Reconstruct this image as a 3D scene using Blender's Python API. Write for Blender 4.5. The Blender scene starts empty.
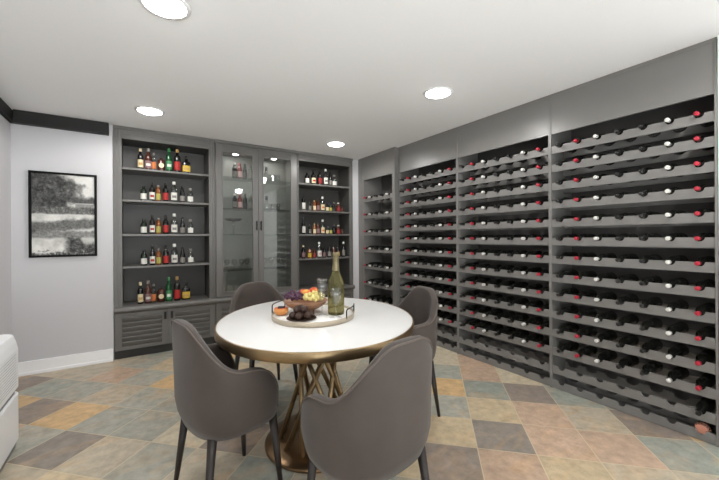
import bpy, bmesh, math, random
from mathutils import Vector, Matrix
random.seed(7)
PI = math.pi
scene = bpy.context.scene
COL = scene.collection

# ------------------------------------------------------------------ camera
YAW, ROLL, CAM_H = 0.578038, -0.006248, 1.2639
cam_data = bpy.data.cameras.new('camera')
cam_data.sensor_width = 36.0
cam_data.sensor_fit = 'HORIZONTAL'
cam_data.lens = 341.0 / 719.0 * 36.0
cam_data.shift_y = -2.99 / 719.0
cam_data.clip_start = 0.05
cam = bpy.data.objects.new('camera', cam_data)
COL.objects.link(cam)
_s, _c = math.sin(YAW), math.cos(YAW)
_f = Vector((_s, _c, 0)); _r = Vector((_c, -_s, 0)); _u = Vector((0, 0, 1))
_cr, _sr = math.cos(ROLL), math.sin(ROLL)
_r2 = _r * _cr + _u * _sr
_u2 = _u * _cr - _r * _sr
cam.matrix_world = Matrix(((_r2.x, _u2.x, -_f.x, 0), (_r2.y, _u2.y, -_f.y, 0), (_r2.z, _u2.z, -_f.z, CAM_H), (0, 0, 0, 1)))
scene.camera = cam

# ------------------------------------------------------------------ daylight, exposure
world = bpy.data.worlds.new('daylight'); scene.world = world
world.use_nodes = True
WB = world.node_tree.nodes['Background']
WB.inputs['Color'].default_value = (0.96, 0.985, 1.0, 1)
_wn = world.node_tree
_tc = _wn.nodes.new('ShaderNodeTexCoord'); _sx = _wn.nodes.new('ShaderNodeSeparateXYZ'); _mr = _wn.nodes.new('ShaderNodeMapRange')
_wn.links.new(_tc.outputs['Generated'], _sx.inputs['Vector']); _wn.links.new(_sx.outputs['Z'], _mr.inputs['Value'])
_mr.inputs['From Min'].default_value = -0.12; _mr.inputs['From Max'].default_value = 0.12
_mr.inputs['To Min'].default_value = 11.5       # brighter below the horizon, an added uplight for the ceiling
_mr.inputs['To Max'].default_value = 2.9        # overcast sky above it
_wn.links.new(_mr.outputs['Result'], WB.inputs['Strength'])
LAMP = 40.0           # strength of the recessed lamps' lenses
LAMP_W = 36.0        # power of each recessed lamp
PUCK = 170.0
scene.view_settings.view_transform = 'Standard'
scene.view_settings.look = 'None'
scene.view_settings.exposure = 0.0
scene.view_settings.gamma = 1.0
scene.view_settings.use_curve_mapping = False

# ------------------------------------------------------------------ helpers
def lin(r, g, b):
    f = lambda v: (v / 255 / 12.92) if v <= 10 else ((v / 255 + 0.055) / 1.055) ** 2.4
    return (f(r), f(g), f(b), 1.0)

class MB:
    """collects shapes, then links them as ONE mesh object"""
    def __init__(self):
        self.v, self.f, self.sm = [], [], []
    def add(self, vs, fs, smooth=False):
        o = len(self.v)
        self.v += [tuple(p) for p in vs]
        self.f += [[i + o for i in q] for q in fs]
        self.sm += [smooth] * len(fs)
        return self
    def box(self, lo, hi):
        x0, y0, z0 = lo; x1, y1, z1 = hi
        vs = [(x0,y0,z0),(x1,y0,z0),(x1,y1,z0),(x0,y1,z0),(x0,y0,z1),(x1,y0,z1),(x1,y1,z1),(x0,y1,z1)]
        return self.add(vs, [[0,3,2,1],[4,5,6,7],[0,1,5,4],[1,2,6,5],[2,3,7,6],[3,0,4,7]])
    def lathe(self, prof, seg=24, mat=None, sx=1.0, sy=1.0, cap=True):
        vs, fs = [], []
        n = len(prof)
        for (r, z) in prof:
            for k in range(seg):
                a = 2 * PI * k / seg
                vs.append(Vector((r * math.cos(a) * sx, r * math.sin(a) * sy, z)))
        for i in range(n - 1):
            for k in range(seg):
                k2 = (k + 1) % seg
                fs.append([i*seg+k, i*seg+k2, (i+1)*seg+k2, (i+1)*seg+k])
        if cap:
            fs.append([k for k in reversed(range(seg))])
            fs.append([(n-1)*seg + k for k in range(seg)])
        if mat: vs = [mat @ p for p in vs]
        return self.add(vs, fs, True)
    def tube(self, path, r, seg=10, closed=False, r2=None):
        P = [Vector(p) for p in path]; n = len(P)
        vs, fs = [], []
        up = None
        for i, p in enumerate(P):
            a = P[(i-1) % n] if (closed or i > 0) else P[i]
            b = P[(i+1) % n] if (closed or i < n-1) else P[i]
            t = (b - a).normalized()
            if up is None:
                up = Vector((0,0,1)) if abs(t.z) < 0.9 else Vector((1,0,0))
            sd = t.cross(up).normalized(); up = sd.cross(t).normalized()
            rr = r if r2 is None else r + (r2 - r) * i / max(1, n-1)
            for k in range(seg):
                an = 2 * PI * k / seg
                vs.append(p + sd * (math.cos(an) * rr) + up * (math.sin(an) * rr))
        m = n if closed else n - 1
        for i in range(m):
            j = (i + 1) % n
            for k in range(seg):
                k2 = (k + 1) % seg
                fs.append([i*seg+k, i*seg+k2, j*seg+k2, j*seg+k])
        if not closed:
            fs.append(list(reversed(range(seg)))); fs.append([(n-1)*seg+k for k in range(seg)])
        return self.add(vs, fs, True)
    def prism(self, poly, a, b, axes):
        """poly: 2D outline, extruded from a to b; axes maps (u, v, w) -> xyz"""
        n = len(poly)
        vs = [axes(u, v, a) for u, v in poly] + [axes(u, v, b) for u, v in poly]
        fs = [list(range(n)), list(reversed(range(n, 2*n)))]
        for i in range(n):
            j = (i + 1) % n
            fs.append([j, i, i + n, j + n])
        return self.add(vs, fs)
    def sphere(self, c, r, seg=12, rings=8, sc=(1,1,1)):
        prof = [(max(1e-4, math.sin(PI*i/rings)) * r, -math.cos(PI*i/rings) * r) for i in range(rings+1)]
        return self.lathe(prof, seg, Matrix.Translation(Vector(c)) @ Matrix.Diagonal((sc[0], sc[1], sc[2], 1)), cap=False)
    def mesh(self, name, mat=None, recalc=True):
        me = bpy.data.meshes.new(name)
        me.from_pydata(self.v, [], self.f)
        me.polygons.foreach_set('use_smooth', self.sm)
        if recalc:
            bm = bmesh.new(); bm.from_mesh(me); bmesh.ops.recalc_face_normals(bm, faces=bm.faces); bm.to_mesh(me); bm.free()
        if mat: me.materials.append(mat)
        return me
    def build(self, name, mat=None, parent=None, bevel=0, seg=2, subsurf=0, auto=False):
        o = bpy.data.objects.new(name, self.mesh(name, mat))
        COL.objects.link(o)
        if parent: o.parent = parent
        if bevel:
            m = o.modifiers.new('bevel', 'BEVEL'); m.width = bevel; m.segments = seg; m.limit_method = 'ANGLE'; m.angle_limit = 0.6
        if subsurf:
            m = o.modifiers.new('subdivision', 'SUBSURF'); m.levels = subsurf; m.render_levels = subsurf
        return o

def thing(name, label, cat, loc=(0,0,0), rz=0.0, group=None):
    o = bpy.data.objects.new(name, None); COL.objects.link(o)
    o.empty_display_size = 0.05
    o.location = loc; o.rotation_euler = (0, 0, rz)
    tag(o, label, cat, group)
    return o
def tag(o, label, cat, group=None):
    o['label'] = label; o['category'] = cat
    if group: o['group'] = group
    return o
def struct(name, mb, mat, bevel=0):
    o = mb.build(name, mat, None, bevel); o['kind'] = 'structure'
    return o
def child(name, mesh, parent, loc=(0,0,0)):
    o = bpy.data.objects.new(name, mesh); COL.objects.link(o); o.parent = parent; o.location = loc
    return o

# ------------------------------------------------------------------ materials
def material(name, base, rough=0.5, metal=0.0, spec=0.5, noise=0.0, nscale=8.0, bump=0.0, bscale=60.0, trans=0.0, ior=1.45, sheen=0.0, coat=0.0, emit=None, estr=0.0, stretch=None):
    m = bpy.data.materials.new(name); m.use_nodes = True
    nt = m.node_tree; b = nt.nodes['Principled BSDF']
    b.inputs['Base Color'].default_value = base
    b.inputs['Roughness'].default_value = rough
    b.inputs['Metallic'].default_value = metal
    b.inputs['Specular IOR Level'].default_value = spec
    b.inputs['IOR'].default_value = ior
    b.inputs['Transmission Weight'].default_value = trans
    b.inputs['Sheen Weight'].default_value = sheen
    b.inputs['Coat Weight'].default_value = coat
    if emit:
        b.inputs['Emission Color'].default_value = emit; b.inputs['Emission Strength'].default_value = estr
    tc = nt.nodes.new('ShaderNodeTexCoord')
    src = tc.outputs['Object']
    if stretch:
        mp = nt.nodes.new('ShaderNodeMapping'); mp.inputs['Scale'].default_value = stretch
        nt.links.new(src, mp.inputs['Vector']); src = mp.outputs['Vector']
    if noise:
        n = nt.nodes.new('ShaderNodeTexNoise'); n.inputs['Scale'].default_value = nscale; n.inputs['Detail'].default_value = 5
        nt.links.new(src, n.inputs['Vector'])
        mr = nt.nodes.new('ShaderNodeMapRange')
        mr.inputs['From Min'].default_value = 0.3; mr.inputs['From Max'].default_value = 0.7
        mr.inputs['To Min'].default_value = 1 - noise; mr.inputs['To Max'].default_value = 1 + noise
        nt.links.new(n.outputs['Fac'], mr.inputs['Value'])
        vm = nt.nodes.new('ShaderNodeVectorMath'); vm.operation = 'SCALE'; vm.inputs[0].default_value = base[:3]
        nt.links.new(mr.outputs['Result'], vm.inputs['Scale'])
        nt.links.new(vm.outputs['Vector'], b.inputs['Base Color'])
    if bump:
        n2 = nt.nodes.new('ShaderNodeTexNoise'); n2.inputs['Scale'].default_value = bscale; n2.inputs['Detail'].default_value = 4
        nt.links.new(src, n2.inputs['Vector'])
        bp = nt.nodes.new('ShaderNodeBump'); bp.inputs['Strength'].default_value = bump; bp.inputs['Distance'].default_value = 0.002
        nt.links.new(n2.outputs['Fac'], bp.inputs['Height']); nt.links.new(bp.outputs['Normal'], b.inputs['Normal'])
    return m

def sheet_glass(name, tint, refl=1.0):
    m = bpy.data.materials.new(name); m.use_nodes = True
    nt = m.node_tree; nt.nodes.remove(nt.nodes['Principled BSDF'])
    out = nt.nodes['Material Output']
    tr = nt.nodes.new('ShaderNodeBsdfTransparent'); tr.inputs['Color'].default_value = tint
    gl = nt.nodes.new('ShaderNodeBsdfGlossy'); gl.inputs['Roughness'].default_value = 0.02
    lw = nt.nodes.new('ShaderNodeLayerWeight'); lw.inputs['Blend'].default_value = 0.5
    pw = nt.nodes.new('ShaderNodeMath'); pw.operation = 'POWER'; pw.inputs[1].default_value = 4.0
    nt.links.new(lw.outputs['Facing'], pw.inputs[0])
    fr = nt.nodes.new('ShaderNodeMath'); fr.operation = 'MULTIPLY_ADD'; fr.inputs[1].default_value = 0.7; fr.inputs[2].default_value = 0.045
    nt.links.new(pw.outputs['Value'], fr.inputs[0])
    mu = nt.nodes.new('ShaderNodeMath'); mu.operation = 'MULTIPLY'; mu.inputs[1].default_value = refl; mu.use_clamp = True
    mx = nt.nodes.new('ShaderNodeMixShader')
    nt.links.new(fr.outputs['Value'], mu.inputs[0]); nt.links.new(mu.outputs['Value'], mx.inputs['Fac'])
    nt.links.new(tr.outputs['BSDF'], mx.inputs[1]); nt.links.new(gl.outputs['BSDF'], mx.inputs[2])
    nt.links.new(mx.outputs['Shader'], out.inputs['Surface'])
    return m

M = {}
M['wall'] = material('painted_wall', lin(196, 195, 197), 0.75, bump=0.05, bscale=250)
M['ceiling'] = material('ceiling_paint', lin(243, 243, 243), 0.85, bump=0.05, bscale=200)
M['trim'] = material('white_trim', lin(242, 242, 243), 0.45)
M['crown'] = material('charcoal_trim', lin(42, 41, 41), 0.5, spec=0.25)
M['cab'] = material('grey_cabinet_paint', lin(104, 102, 99), 0.38, noise=0.02, nscale=14)
M['cab_shade'] = material('grey_cabinet_shaded', lin(70, 68, 65), 0.45, noise=0.02, nscale=14)  # cabinet paint darkened, shade inside the shelves put into the colour
M['cab_lit'] = material('display_cabinet_lit', lin(122, 120, 116), 0.45, noise=0.02, nscale=14)  # cabinet paint lightened, puck glow and reflections put into the colour
M['toe'] = material('dark_toe_kick', lin(48, 46, 44), 0.5)
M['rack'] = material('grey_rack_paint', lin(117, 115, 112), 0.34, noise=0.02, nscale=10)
M['rack_shade'] = material('grey_rack_shaded', lin(88, 86, 84), 0.5, noise=0.02, nscale=10)  # rack paint darkened to stand in for shade behind the rails
M['black_metal'] = material('black_metal', lin(28, 27, 26), 0.35, metal=0.6)
M['lens'] = material('lamp_lens', lin(255, 255, 255), 0.4, emit=(1.0, 0.985, 0.965, 1), estr=LAMP)
M['puck'] = material('puck_lens', lin(255, 255, 255), 0.4, emit=(1.0, 0.98, 0.95, 1), estr=PUCK)
M['lamp_ring'] = material('lamp_ring', lin(240, 240, 240), 0.5)
M['pane'] = sheet_glass('cabinet_glass', (0.93, 0.95, 0.94, 1), 1.6)
M['shelf_glass'] = sheet_glass('shelf_glass', (0.86, 0.9, 0.88, 1), 1.0)
M['clear'] = sheet_glass('clear_glass', (0.93, 0.95, 0.94, 1), 1.6)
M['stem'] = sheet_glass('stemware_glass', (0.955, 0.96, 0.955, 1), 1.5)
M['smoke'] = sheet_glass('smoked_glass', (0.25, 0.25, 0.25, 1), 1.4)
M['leather'] = material('taupe_velvet', lin(68, 60, 55), 0.66, spec=0.35, noise=0.14, nscale=6, bump=0.15, bscale=300, sheen=0.15)
M['piping'] = material('taupe_piping', lin(88, 79, 73), 0.6)
M['dark_leg'] = material('dark_wood_leg', lin(40, 34, 31), 0.45)
M['brass'] = material('aged_brass', lin(150, 128, 96), 0.34, metal=0.9, noise=0.12, nscale=9)
M['bronze'] = material('bronze_base', lin(128, 103, 76), 0.3, metal=0.9, noise=0.12, nscale=6)
M['marble'] = material('white_tabletop', lin(220, 219, 217), 0.28, noise=0.015, nscale=5)
M['tray_white'] = material('tray_white', lin(240, 238, 235), 0.35)
M['tray_rim'] = material('tray_rim', lin(188, 176, 156), 0.4, metal=0.35)
M['plastic'] = material('white_plastic', lin(232, 233, 234), 0.4)
M['plastic_grey'] = material('grey_plastic', lin(120, 122, 124), 0.4)
M['wood_bowl'] = material('wooden_bowl', lin(150, 108, 78), 0.45, noise=0.18, nscale=9, stretch=(1, 1, 5))
M['choc'] = material('chocolate', lin(62, 42, 34), 0.6, noise=0.25, nscale=60, bump=0.4, bscale=150)
M['dark_plate'] = material('dark_plate', lin(52, 36, 28), 0.45)
M['grape_p'] = material('purple_grape', lin(74, 42, 64), 0.3, noise=0.3, nscale=30)
M['grape_w'] = material('white_grape', lin(226, 212, 140), 0.35, noise=0.1, nscale=30)
M['stalk'] = material('grape_stalk', lin(120, 105, 60), 0.6)
M['berry'] = material('blueberry', lin(34, 30, 44), 0.5)
M['papaya'] = material('orange_fruit_skin', lin(222, 150, 84), 0.45, noise=0.15, nscale=20)
M['papaya_in'] = material('orange_fruit_flesh', lin(214, 104, 58), 0.4)
M['wine_glass'] = material('dark_wine_bottle', lin(27, 28, 25), 0.22, spec=0.9)
M['cap_red'] = material('red_capsule', lin(168, 34, 52), 0.4)
M['cap_white'] = material('white_capsule', lin(212, 210, 205), 0.4)
M['cap_black'] = material('black_capsule', lin(30, 29, 28), 0.4)
M['cap_copper'] = material('copper_capsule', lin(205, 140, 118), 0.4)
M['frame_black'] = material('black_frame', lin(14, 14, 14), 0.5, spec=0.15)

def peach_mat(name, c1, c2):
    m = material(name, c1, 0.5)
    nt = m.node_tree; b = nt.nodes['Principled BSDF']
    n = nt.nodes.new('ShaderNodeTexNoise'); n.inputs['Scale'].default_value = 22; n.inputs['Detail'].default_value = 3
    tc = nt.nodes.new('ShaderNodeTexCoord'); nt.links.new(tc.outputs['Object'], n.inputs['Vector'])
    r = nt.nodes.new('ShaderNodeValToRGB'); r.color_ramp.elements[0].position = 0.4; r.color_ramp.elements[1].position = 0.62
    r.color_ramp.elements[0].color = c1; r.color_ramp.elements[1].color = c2
    nt.links.new(n.outputs['Fac'], r.inputs['Fac']); nt.links.new(r.outputs['Color'], b.inputs['Base Color'])
    return m
M['peach_red'] = peach_mat('peach_red', lin(206, 66, 44), lin(232, 150, 70))
M['peach_gold'] = peach_mat('peach_gold', lin(236, 168, 72), lin(222, 110, 60))

# ------------------------------------------------------------------ the setting
XL, XR, YB, H = -0.964, 2.892, 4.349, 2.44
REAR = -1.6
BACK = 4.80
RIGHT = 3.26

# floor: square slate tiles laid at 45 degrees, a colour of its own for every tile
PAL = {
 'g': (161, 159, 147),   # grey green
 's': (137, 128, 119),   # dark slate
 'b': (140, 128, 118),   # brown grey
 't': (190, 172, 142),   # tan
 'o': (200, 168, 124),   # ochre
 'p': (186, 160, 138),   # pinkish
 'm': (178, 167, 147),   # mixed beige grey
 'e': (151, 154, 144),   # blue green
 'l': (196, 184, 160),   # light sand
}
TILES = {(-2, 8): 'g', (-2, 7): 's', (-2, 6): 'm', (-2, 5): 'g', (-2, 4): 'm', (-2, 3): 'e', (-1, 10): 'o', (-1, 9): 'b', (-1, 8): 'o', (-1, 7): 'g', (-1, 6): 'g', (-1, 5): 'l', (-1, 4): 'b', (-1, 3): 'm', (0, 11): 'b', (0, 10): 'e', (0, 9): 'g', (0, 8): 'm', (0, 7): 'g', (0, 6): 'g', (0, 5): 'l', (0, 4): 'e', (1, 11): 'm', (1, 10): 'm', (1, 9): 'p', (1, 8): 'g', (1, 7): 'o', (1, 4): 'e', (2, 10): 'm', (2, 9): 'g', (2, 8): 't', (2, 4): 'g', (5, 0): 'l', (4, 0): 'l', (4, -1): 'p', (3, 0): 'e', (3, -1): 'p', (3, -2): 'l', (2, 0): 'o', (2, -1): 'e', (2, -2): 'b', (2, -3): 'e', (1, 0): 'g', (1, -1): 't', (1, -2): 'p', (1, -3): 'm', (1, -4): 'b', (0, 0): 't', (0, -1): 's', (0, -2): 'p', (0, -3): 'p', (0, -4): 'e', (-1, 0): 'b', (-1, -1): 'p', (-1, -2): 't', (-1, -3): 'm'}
TU0, TV0, TP, TQ = 2.135, -0.262, 0.3315, 0.3285
def build_floor():
    vs, fs, cols = [], [], []
    vg, fg = [], []
    r2 = math.sqrt(0.5)
    def w(u, v, z): return ((u - v) * r2, (u + v) * r2, z)
    rnd = random.Random(11)
    keys = 'gggbttopmmmeegpl'
    gap = 0.0028
    for i in range(-14, 16):
        for j in range(-14, 22):
            u0 = TU0 + TP * i; v0 = TV0 + TQ * j
            key = TILES.get((i, j), rnd.choice(keys))
            d = rnd.uniform(0.93, 1.07)
            poly = [(u0+gap, v0+gap), (u0+TP-gap, v0+gap), (u0+TP-gap, v0+TQ-gap), (u0+gap, v0+TQ-gap)]
            pts = [w(a, b, 0.0) for a, b in poly]
            cx = sum(p[0] for p in pts)/4; cy = sum(p[1] for p in pts)/4
            if cx < XL-0.3 or cx > RIGHT+0.3 or cy < REAR-0.3 or cy > BACK+0.3: continue
            # clip the tile at the room's outline
            bmx = [(p[0], p[1]) for p in pts]
            def clip(poly, f, inter):
                out = []
                for k in range(len(poly)):
                    a, b = poly[k-1], poly[k]
                    fa, fb = f(a), f(b)
                    if fa * fb < 0:
                        t = fa / (fa - fb); out.append((a[0]+(b[0]-a[0])*t, a[1]+(b[1]-a[1])*t))
                    if fb >= 0: out.append(b)
                return out
            for f in (lambda p: p[0]-XL, lambda p: RIGHT-p[0], lambda p: p[1]-REAR, lambda p: BACK-p[1]):
                if len(bmx) >= 3: bmx = clip(bmx, f, None)
            if len(bmx) < 3: continue
            o = len(vs); vs += [(x, y, 0.0) for x, y in bmx]; fs.append(list(range(o, o+len(bmx))))
            c = PAL[key]; l = lin(*c); cols.append((l[0]*d, l[1]*d, l[2]*d, 1.0))
    me = bpy.data.meshes.new('floor'); me.from_pydata(vs, [], fs)
    at = me.color_attributes.new('tile', 'FLOAT_COLOR', 'CORNER')
    rn = random.Random(5)
    at2 = me.color_attributes.new('seed', 'FLOAT_COLOR', 'CORNER')
    for p, c in zip(me.polygons, cols):
        q = (rn.random(), rn.random(), rn.random(), 1)
        for li in p.loop_indices:
            at.data[li].color = c; at2.data[li].color = q
    m = bpy.data.materials.new('slate_tile'); m.use_nodes = True
    nt = m.node_tree; b = nt.nodes['Principled BSDF']; N = nt.nodes.new; L = nt.links.new
    a1 = N('ShaderNodeAttribute'); a1.attribute_name = 'tile'
    a2 = N('ShaderNodeAttribute'); a2.attribute_name = 'seed'
    tc = N('ShaderNodeTexCoord')
    sc = N('ShaderNodeVectorMath'); sc.operation = 'SCALE'; sc.inputs['Scale'].default_value = 37.0
    L(a2.outputs['Color'], sc.inputs[0])
    ad = N('ShaderNodeVectorMath'); ad.operation = 'ADD'
    L(tc.outputs['Object'], ad.inputs[0]); L(sc.outputs['Vector'], ad.inputs[1])
    mp = N('ShaderNodeMapping'); mp.inputs['Rotation'].default_value = (0, 0, 0.5); mp.inputs['Scale'].default_value = (1, 2.2, 1)
    L(ad.outputs['Vector'], mp.inputs['Vector'])
    n1 = N('ShaderNodeTexNoise'); n1.inputs['Scale'].default_value = 3.0; n1.inputs['Detail'].default_value = 7; n1.inputs['Roughness'].default_value = 0.62; n1.inputs['Distortion'].default_value = 0.8
    L(mp.outputs['Vector'], n1.inputs['Vector'])
    # rusty / ochre veins
    rp = N('ShaderNodeValToRGB'); rp.color_ramp.elements[0].position = 0.50; rp.color_ramp.elements[1].position = 0.68
    rp.color_ramp.elements[0].color = (0, 0, 0, 1); rp.color_ramp.elements[1].color = (0.42, 0.42, 0.42, 1)
    L(n1.outputs['Fac'], rp.inputs['Fac'])
    mx = N('ShaderNodeMix'); mx.data_type = 'RGBA'; mx.inputs['B'].default_value = lin(196, 160, 118)
    L(rp.outputs['Color'], mx.inputs['Factor']); L(a1.outputs['Color'], mx.inputs['A'])
    n2 = N('ShaderNodeTexNoise'); n2.inputs['Scale'].default_value = 16.0; n2.inputs['Detail'].default_value = 8; n2.inputs['Roughness'].default_value = 0.65
    L(ad.outputs['Vector'], n2.inputs['Vector'])
    mr = N('ShaderNodeMapRange'); mr.inputs['From Min'].default_value = 0.3; mr.inputs['From Max'].default_value = 0.7; mr.inputs['To Min'].default_value = 0.80; mr.inputs['To Max'].default_value = 1.26
    L(n2.outputs['Fac'], mr.inputs['Value'])
    vm = N('ShaderNodeVectorMath'); vm.operation = 'SCALE'
    L(mx.outputs['Result'], vm.inputs[0]); L(mr.outputs['Result'], vm.inputs['Scale'])
    L(vm.outputs['Vector'], b.inputs['Base Color'])
    bp = N('ShaderNodeBump'); bp.inputs['Strength'].default_value = 0.45; bp.inputs['Distance'].default_value = 0.006
    L(n1.outputs['Fac'], bp.inputs['Height']); 
    bp2 = N('ShaderNodeBump'); bp2.inputs['Strength'].default_value = 0.3; bp2.inputs['Distance'].default_value = 0.002
    L(n2.outputs['Fac'], bp2.inputs['Height']); L(bp.outputs['Normal'], bp2.inputs['Normal'])
    L(bp2.outputs['Normal'], b.inputs['Normal'])
    b.inputs['Roughness'].default_value = 0.42
    b.inputs['Specular IOR Level'].default_value = 0.4
    me.materials.append(m)
    o = bpy.data.objects.new('floor', me); COL.objects.link(o); o['kind'] = 'structure'
    g = MB().box((XL-0.2, REAR-0.2, -0.12), (RIGHT+0.2, BACK+0.2, -0.0015))
    M['grout'] = material('grout', lin(206, 192, 164), 0.8)
    struct('floor_grout', g, M['grout'])
build_floor()

struct('ceiling', MB().box((XL-0.2, REAR-0.2, H), (RIGHT+0.2, BACK+0.2, H+0.15)), M['ceiling'])
struct('wall_left', MB().box((XL-0.2, REAR-0.2, 0), (XL, YB, H)), M['wall'])
struct('wall_back', MB().box((XL-0.2, YB, 0), (-0.208, BACK, H)), M['wall'])
struct('wall_corner', MB().box((2.722, YB+0.004, 0), (RIGHT, BACK, H)), M['wall'])
struct('wall_recess', MB().box((-0.208, BACK-0.02, 0), (2.722, BACK+0.15, H)), M['cab_shade'])
struct('wall_right', MB().box((RIGHT, REAR-0.2, 0), (RIGHT+0.2, BACK, H)), M['wall'])
struct('wall_return', MB().box((XR-0.01, REAR, 0), (RIGHT, 0.528, H)), M['trim'])
# rear wall behind the camera, with a wide glazed opening added to bring in daylight
rw = MB().box((XL-0.2, REAR-0.2, 0), (-0.9, REAR, H)).box((1.95, REAR-0.2, 0), (RIGHT+0.2, REAR, H)).box((-0.9, REAR-0.2, 2.0), (1.95, REAR, H))
struct('wall_rear', rw, M['wall'])
w1 = MB()
for x in (-0.9, 0.02, 0.96, 1.89): w1.box((x, REAR-0.13, 0.02), (x+0.06, REAR-0.07, 2.0))
w1.box((-0.9, REAR-0.13, 1.94), (1.95, REAR-0.07, 2.0)).box((-0.9, REAR-0.13, 0.0), (1.95, REAR-0.07, 0.06))
win = struct('added_window_1', w1, M['trim'])
M['added_window_glass'] = sheet_glass('added_window_glass', (0.97, 0.98, 0.98, 1), 1.0)
MB().box((-0.89, REAR-0.103, 0.05), (1.94, REAR-0.097, 1.95)).build('added_window_pane', M['added_window_glass'], win)
struct('baseboard_left', MB().box((XL, REAR, 0), (XL+0.014, YB, 0.128)).box((XL, REAR, 0), (XL+0.02, YB, 0.03)), M['trim'], 0.003)
struct('baseboard_back', MB().box((XL+0.02, YB-0.014, 0), (-0.212, YB, 0.128)).box((XL+0.02, YB-0.02, 0), (-0.212, YB, 0.03)), M['trim'], 0.003)
struct('trim_1', MB().box((XL, REAR, 2.322), (XL+0.022, YB, H)).box((XL, REAR, 2.322), (XL+0.03, YB, 2.338)), M['crown'], 0.003)
struct('trim_2', MB().box((XL+0.03, YB-0.065, 2.322), (-0.236, YB, H)).box((XL+0.03, YB-0.072, 2.322), (-0.236, YB-0.065, 2.338)), M['crown'], 0.003)

# ------------------------------------------------------------------ recessed lamps
LAMPS = [(0.106, 3.692, 'round recessed ceiling light above the left open bookcase'),
         (2.11, 3.764, 'round recessed ceiling light near the corner, before the right bookcase'),
         (2.072, 1.985, 'round recessed ceiling light in front of the wide wine racks'),
         (0.124, 1.972, 'round recessed ceiling light cut by the top edge of the photo'),
         (0.124, 0.15, 'added round recessed ceiling light, unseen behind the viewpoint on the left'),  # this and the next lamp are added out of view for extra light
         (2.072, 0.15, 'added round recessed ceiling light, unseen behind the viewpoint on the right')]
ring_me = MB().lathe([(0.098, -0.006), (0.116, -0.006), (0.120, 0.0), (0.098, 0.0), (0.098, -0.006)], 40, cap=False).mesh('trim_ring', M['lamp_ring'])
lens_me = MB().lathe([(0.0005, -0.024), (0.04, -0.0225), (0.07, -0.017), (0.09, -0.009), (0.098, -0.001)], 40, cap=False).mesh('lens', M['lens'])
for x, y, lb in LAMPS:
    t = thing('ceiling_light', lb, 'ceiling light', (x, y, H), group='recessed ceiling lights')
    child('trim_ring', ring_me, t); child('lens', lens_me, t)
    ld = bpy.data.lights.new('lamp', 'SPOT'); ld.energy = LAMP_W; ld.color = (1.0, 0.985, 0.965)
    ld.spot_size = math.radians(173); ld.spot_blend = 0.3; ld.shadow_soft_size = 0.08
    lo = bpy.data.objects.new('lamp', ld); COL.objects.link(lo); lo.parent = t; lo.location = (0, 0, -0.032)

# ------------------------------------------------------------------ built-in bookcases (back wall)
FY = YB                     # face plane
INY = YB + 0.34             # inner back
LEDGE_T = 0.548
def stile(mb, x0, x1, z0, z1, y=FY):
    """fluted upright: a board with two raised strips"""
    mb.box((x0, y, z0), (x1, y+0.03, z1))
    w = x1 - x0
    mb.box((x0 + w*0.22, y-0.006, z0), (x0 + w*0.42, y+0.001, z1))
    mb.box((x0 + w*0.58, y-0.006, z0), (x0 + w*0.78, y+0.001, z1))

def open_bookcase(name, label, x0, x1, ox0, ox1, shelves, ztop):
    t = thing(name, label, 'bookcase', (0, 0, 0))
    t.location = ((x0+x1)/2, FY, LEDGE_T)
    P = Vector(t.location)
    def part(n, mb, m, bev=0.0):
        mb.v = [tuple(Vector(p) - P) for p in mb.v]
        return mb.build(n, m, t, bev)
    f = MB(); stile(f, x0, ox0, LEDGE_T, H-0.001); stile(f, ox1, x1, LEDGE_T, H-0.001)
    part('face_frame', f, M['cab'], 0.002)
    h = MB().box((ox0, FY, ztop), (ox1, FY+0.03, H-0.001)).box((ox0, FY-0.006, ztop+0.035), (ox1, FY+0.001, ztop+0.055)).box((x0, FY-0.014, H-0.032), (x1, FY, H-0.001))
    part('header', h, M['cab'], 0.002)
    part('side_panel', MB().box((x0, FY+0.03, LEDGE_T), (ox0, INY, H-0.001)), M['cab_shade'])
    part('side_panel', MB().box((ox1, FY+0.03, LEDGE_T), (x1, INY, H-0.001)), M['cab_shade'])
    part('back_panel', MB().box((x0, INY, LEDGE_T), (x1, INY+0.02, H-0.001)), M['cab_shade'])
    part('top_panel', MB().box((ox0, FY+0.03, ztop), (ox1, INY, ztop+0.02)), M['cab_shade'])
    for z in shelves:
        part('shelf', MB().box((ox0, FY+0.004, z-0.022), (ox1, INY, z)), M['cab'], 0.003)
    return t
SH = (2.015, 1.675, 1.311, 0.968)
open_bookcase('open_bookcase', 'built-in grey open bookcase of liquor bottles beside the framed picture', -0.205, 0.780, -0.130, 0.716, SH, 2.315)
open_bookcase('open_bookcase', 'narrower built-in grey open bookcase of bottles in the corner, right of glass doors', 1.825, 2.720, 1.852, 2.668, (2.013, 1.638, 1.307, 0.97), 2.315)

# glass-fronted display cabinet
GX0, GX1 = 0.782, 1.823
gc = thing('display_cabinet', 'built-in grey display cabinet with two tall glass doors between the bookcases', 'cabinet', ((GX0+GX1)/2, FY, LEDGE_T))
GP = Vector(gc.location)
def gpart(n, mb, m, bev=0.0, parent=None):
    mb.v = [tuple(Vector(p) - GP) for p in mb.v]
    return mb.build(n, m, parent or gc, bev)
gf = MB().box((GX0, FY, LEDGE_T), (GX0+0.03, FY+0.03, H-0.001)).box((GX1-0.03, FY, LEDGE_T), (GX1, FY+0.03, H-0.001))
gf.box((GX0+0.03, FY, 2.375), (GX1-0.03, FY+0.03, H-0.001)).box((GX0, FY-0.02, H-0.035), (GX1, FY, H-0.001))
gpart('face_frame', gf, M['cab'], 0.002)
gpart('side_panel', MB().box((GX0, FY+0.03, LEDGE_T), (GX0+0.03, INY, H-0.001)), M['cab_lit'])
gpart('side_panel', MB().box((GX1-0.03, FY+0.03, LEDGE_T), (GX1, INY, H-0.001)), M['cab_lit'])
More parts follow.
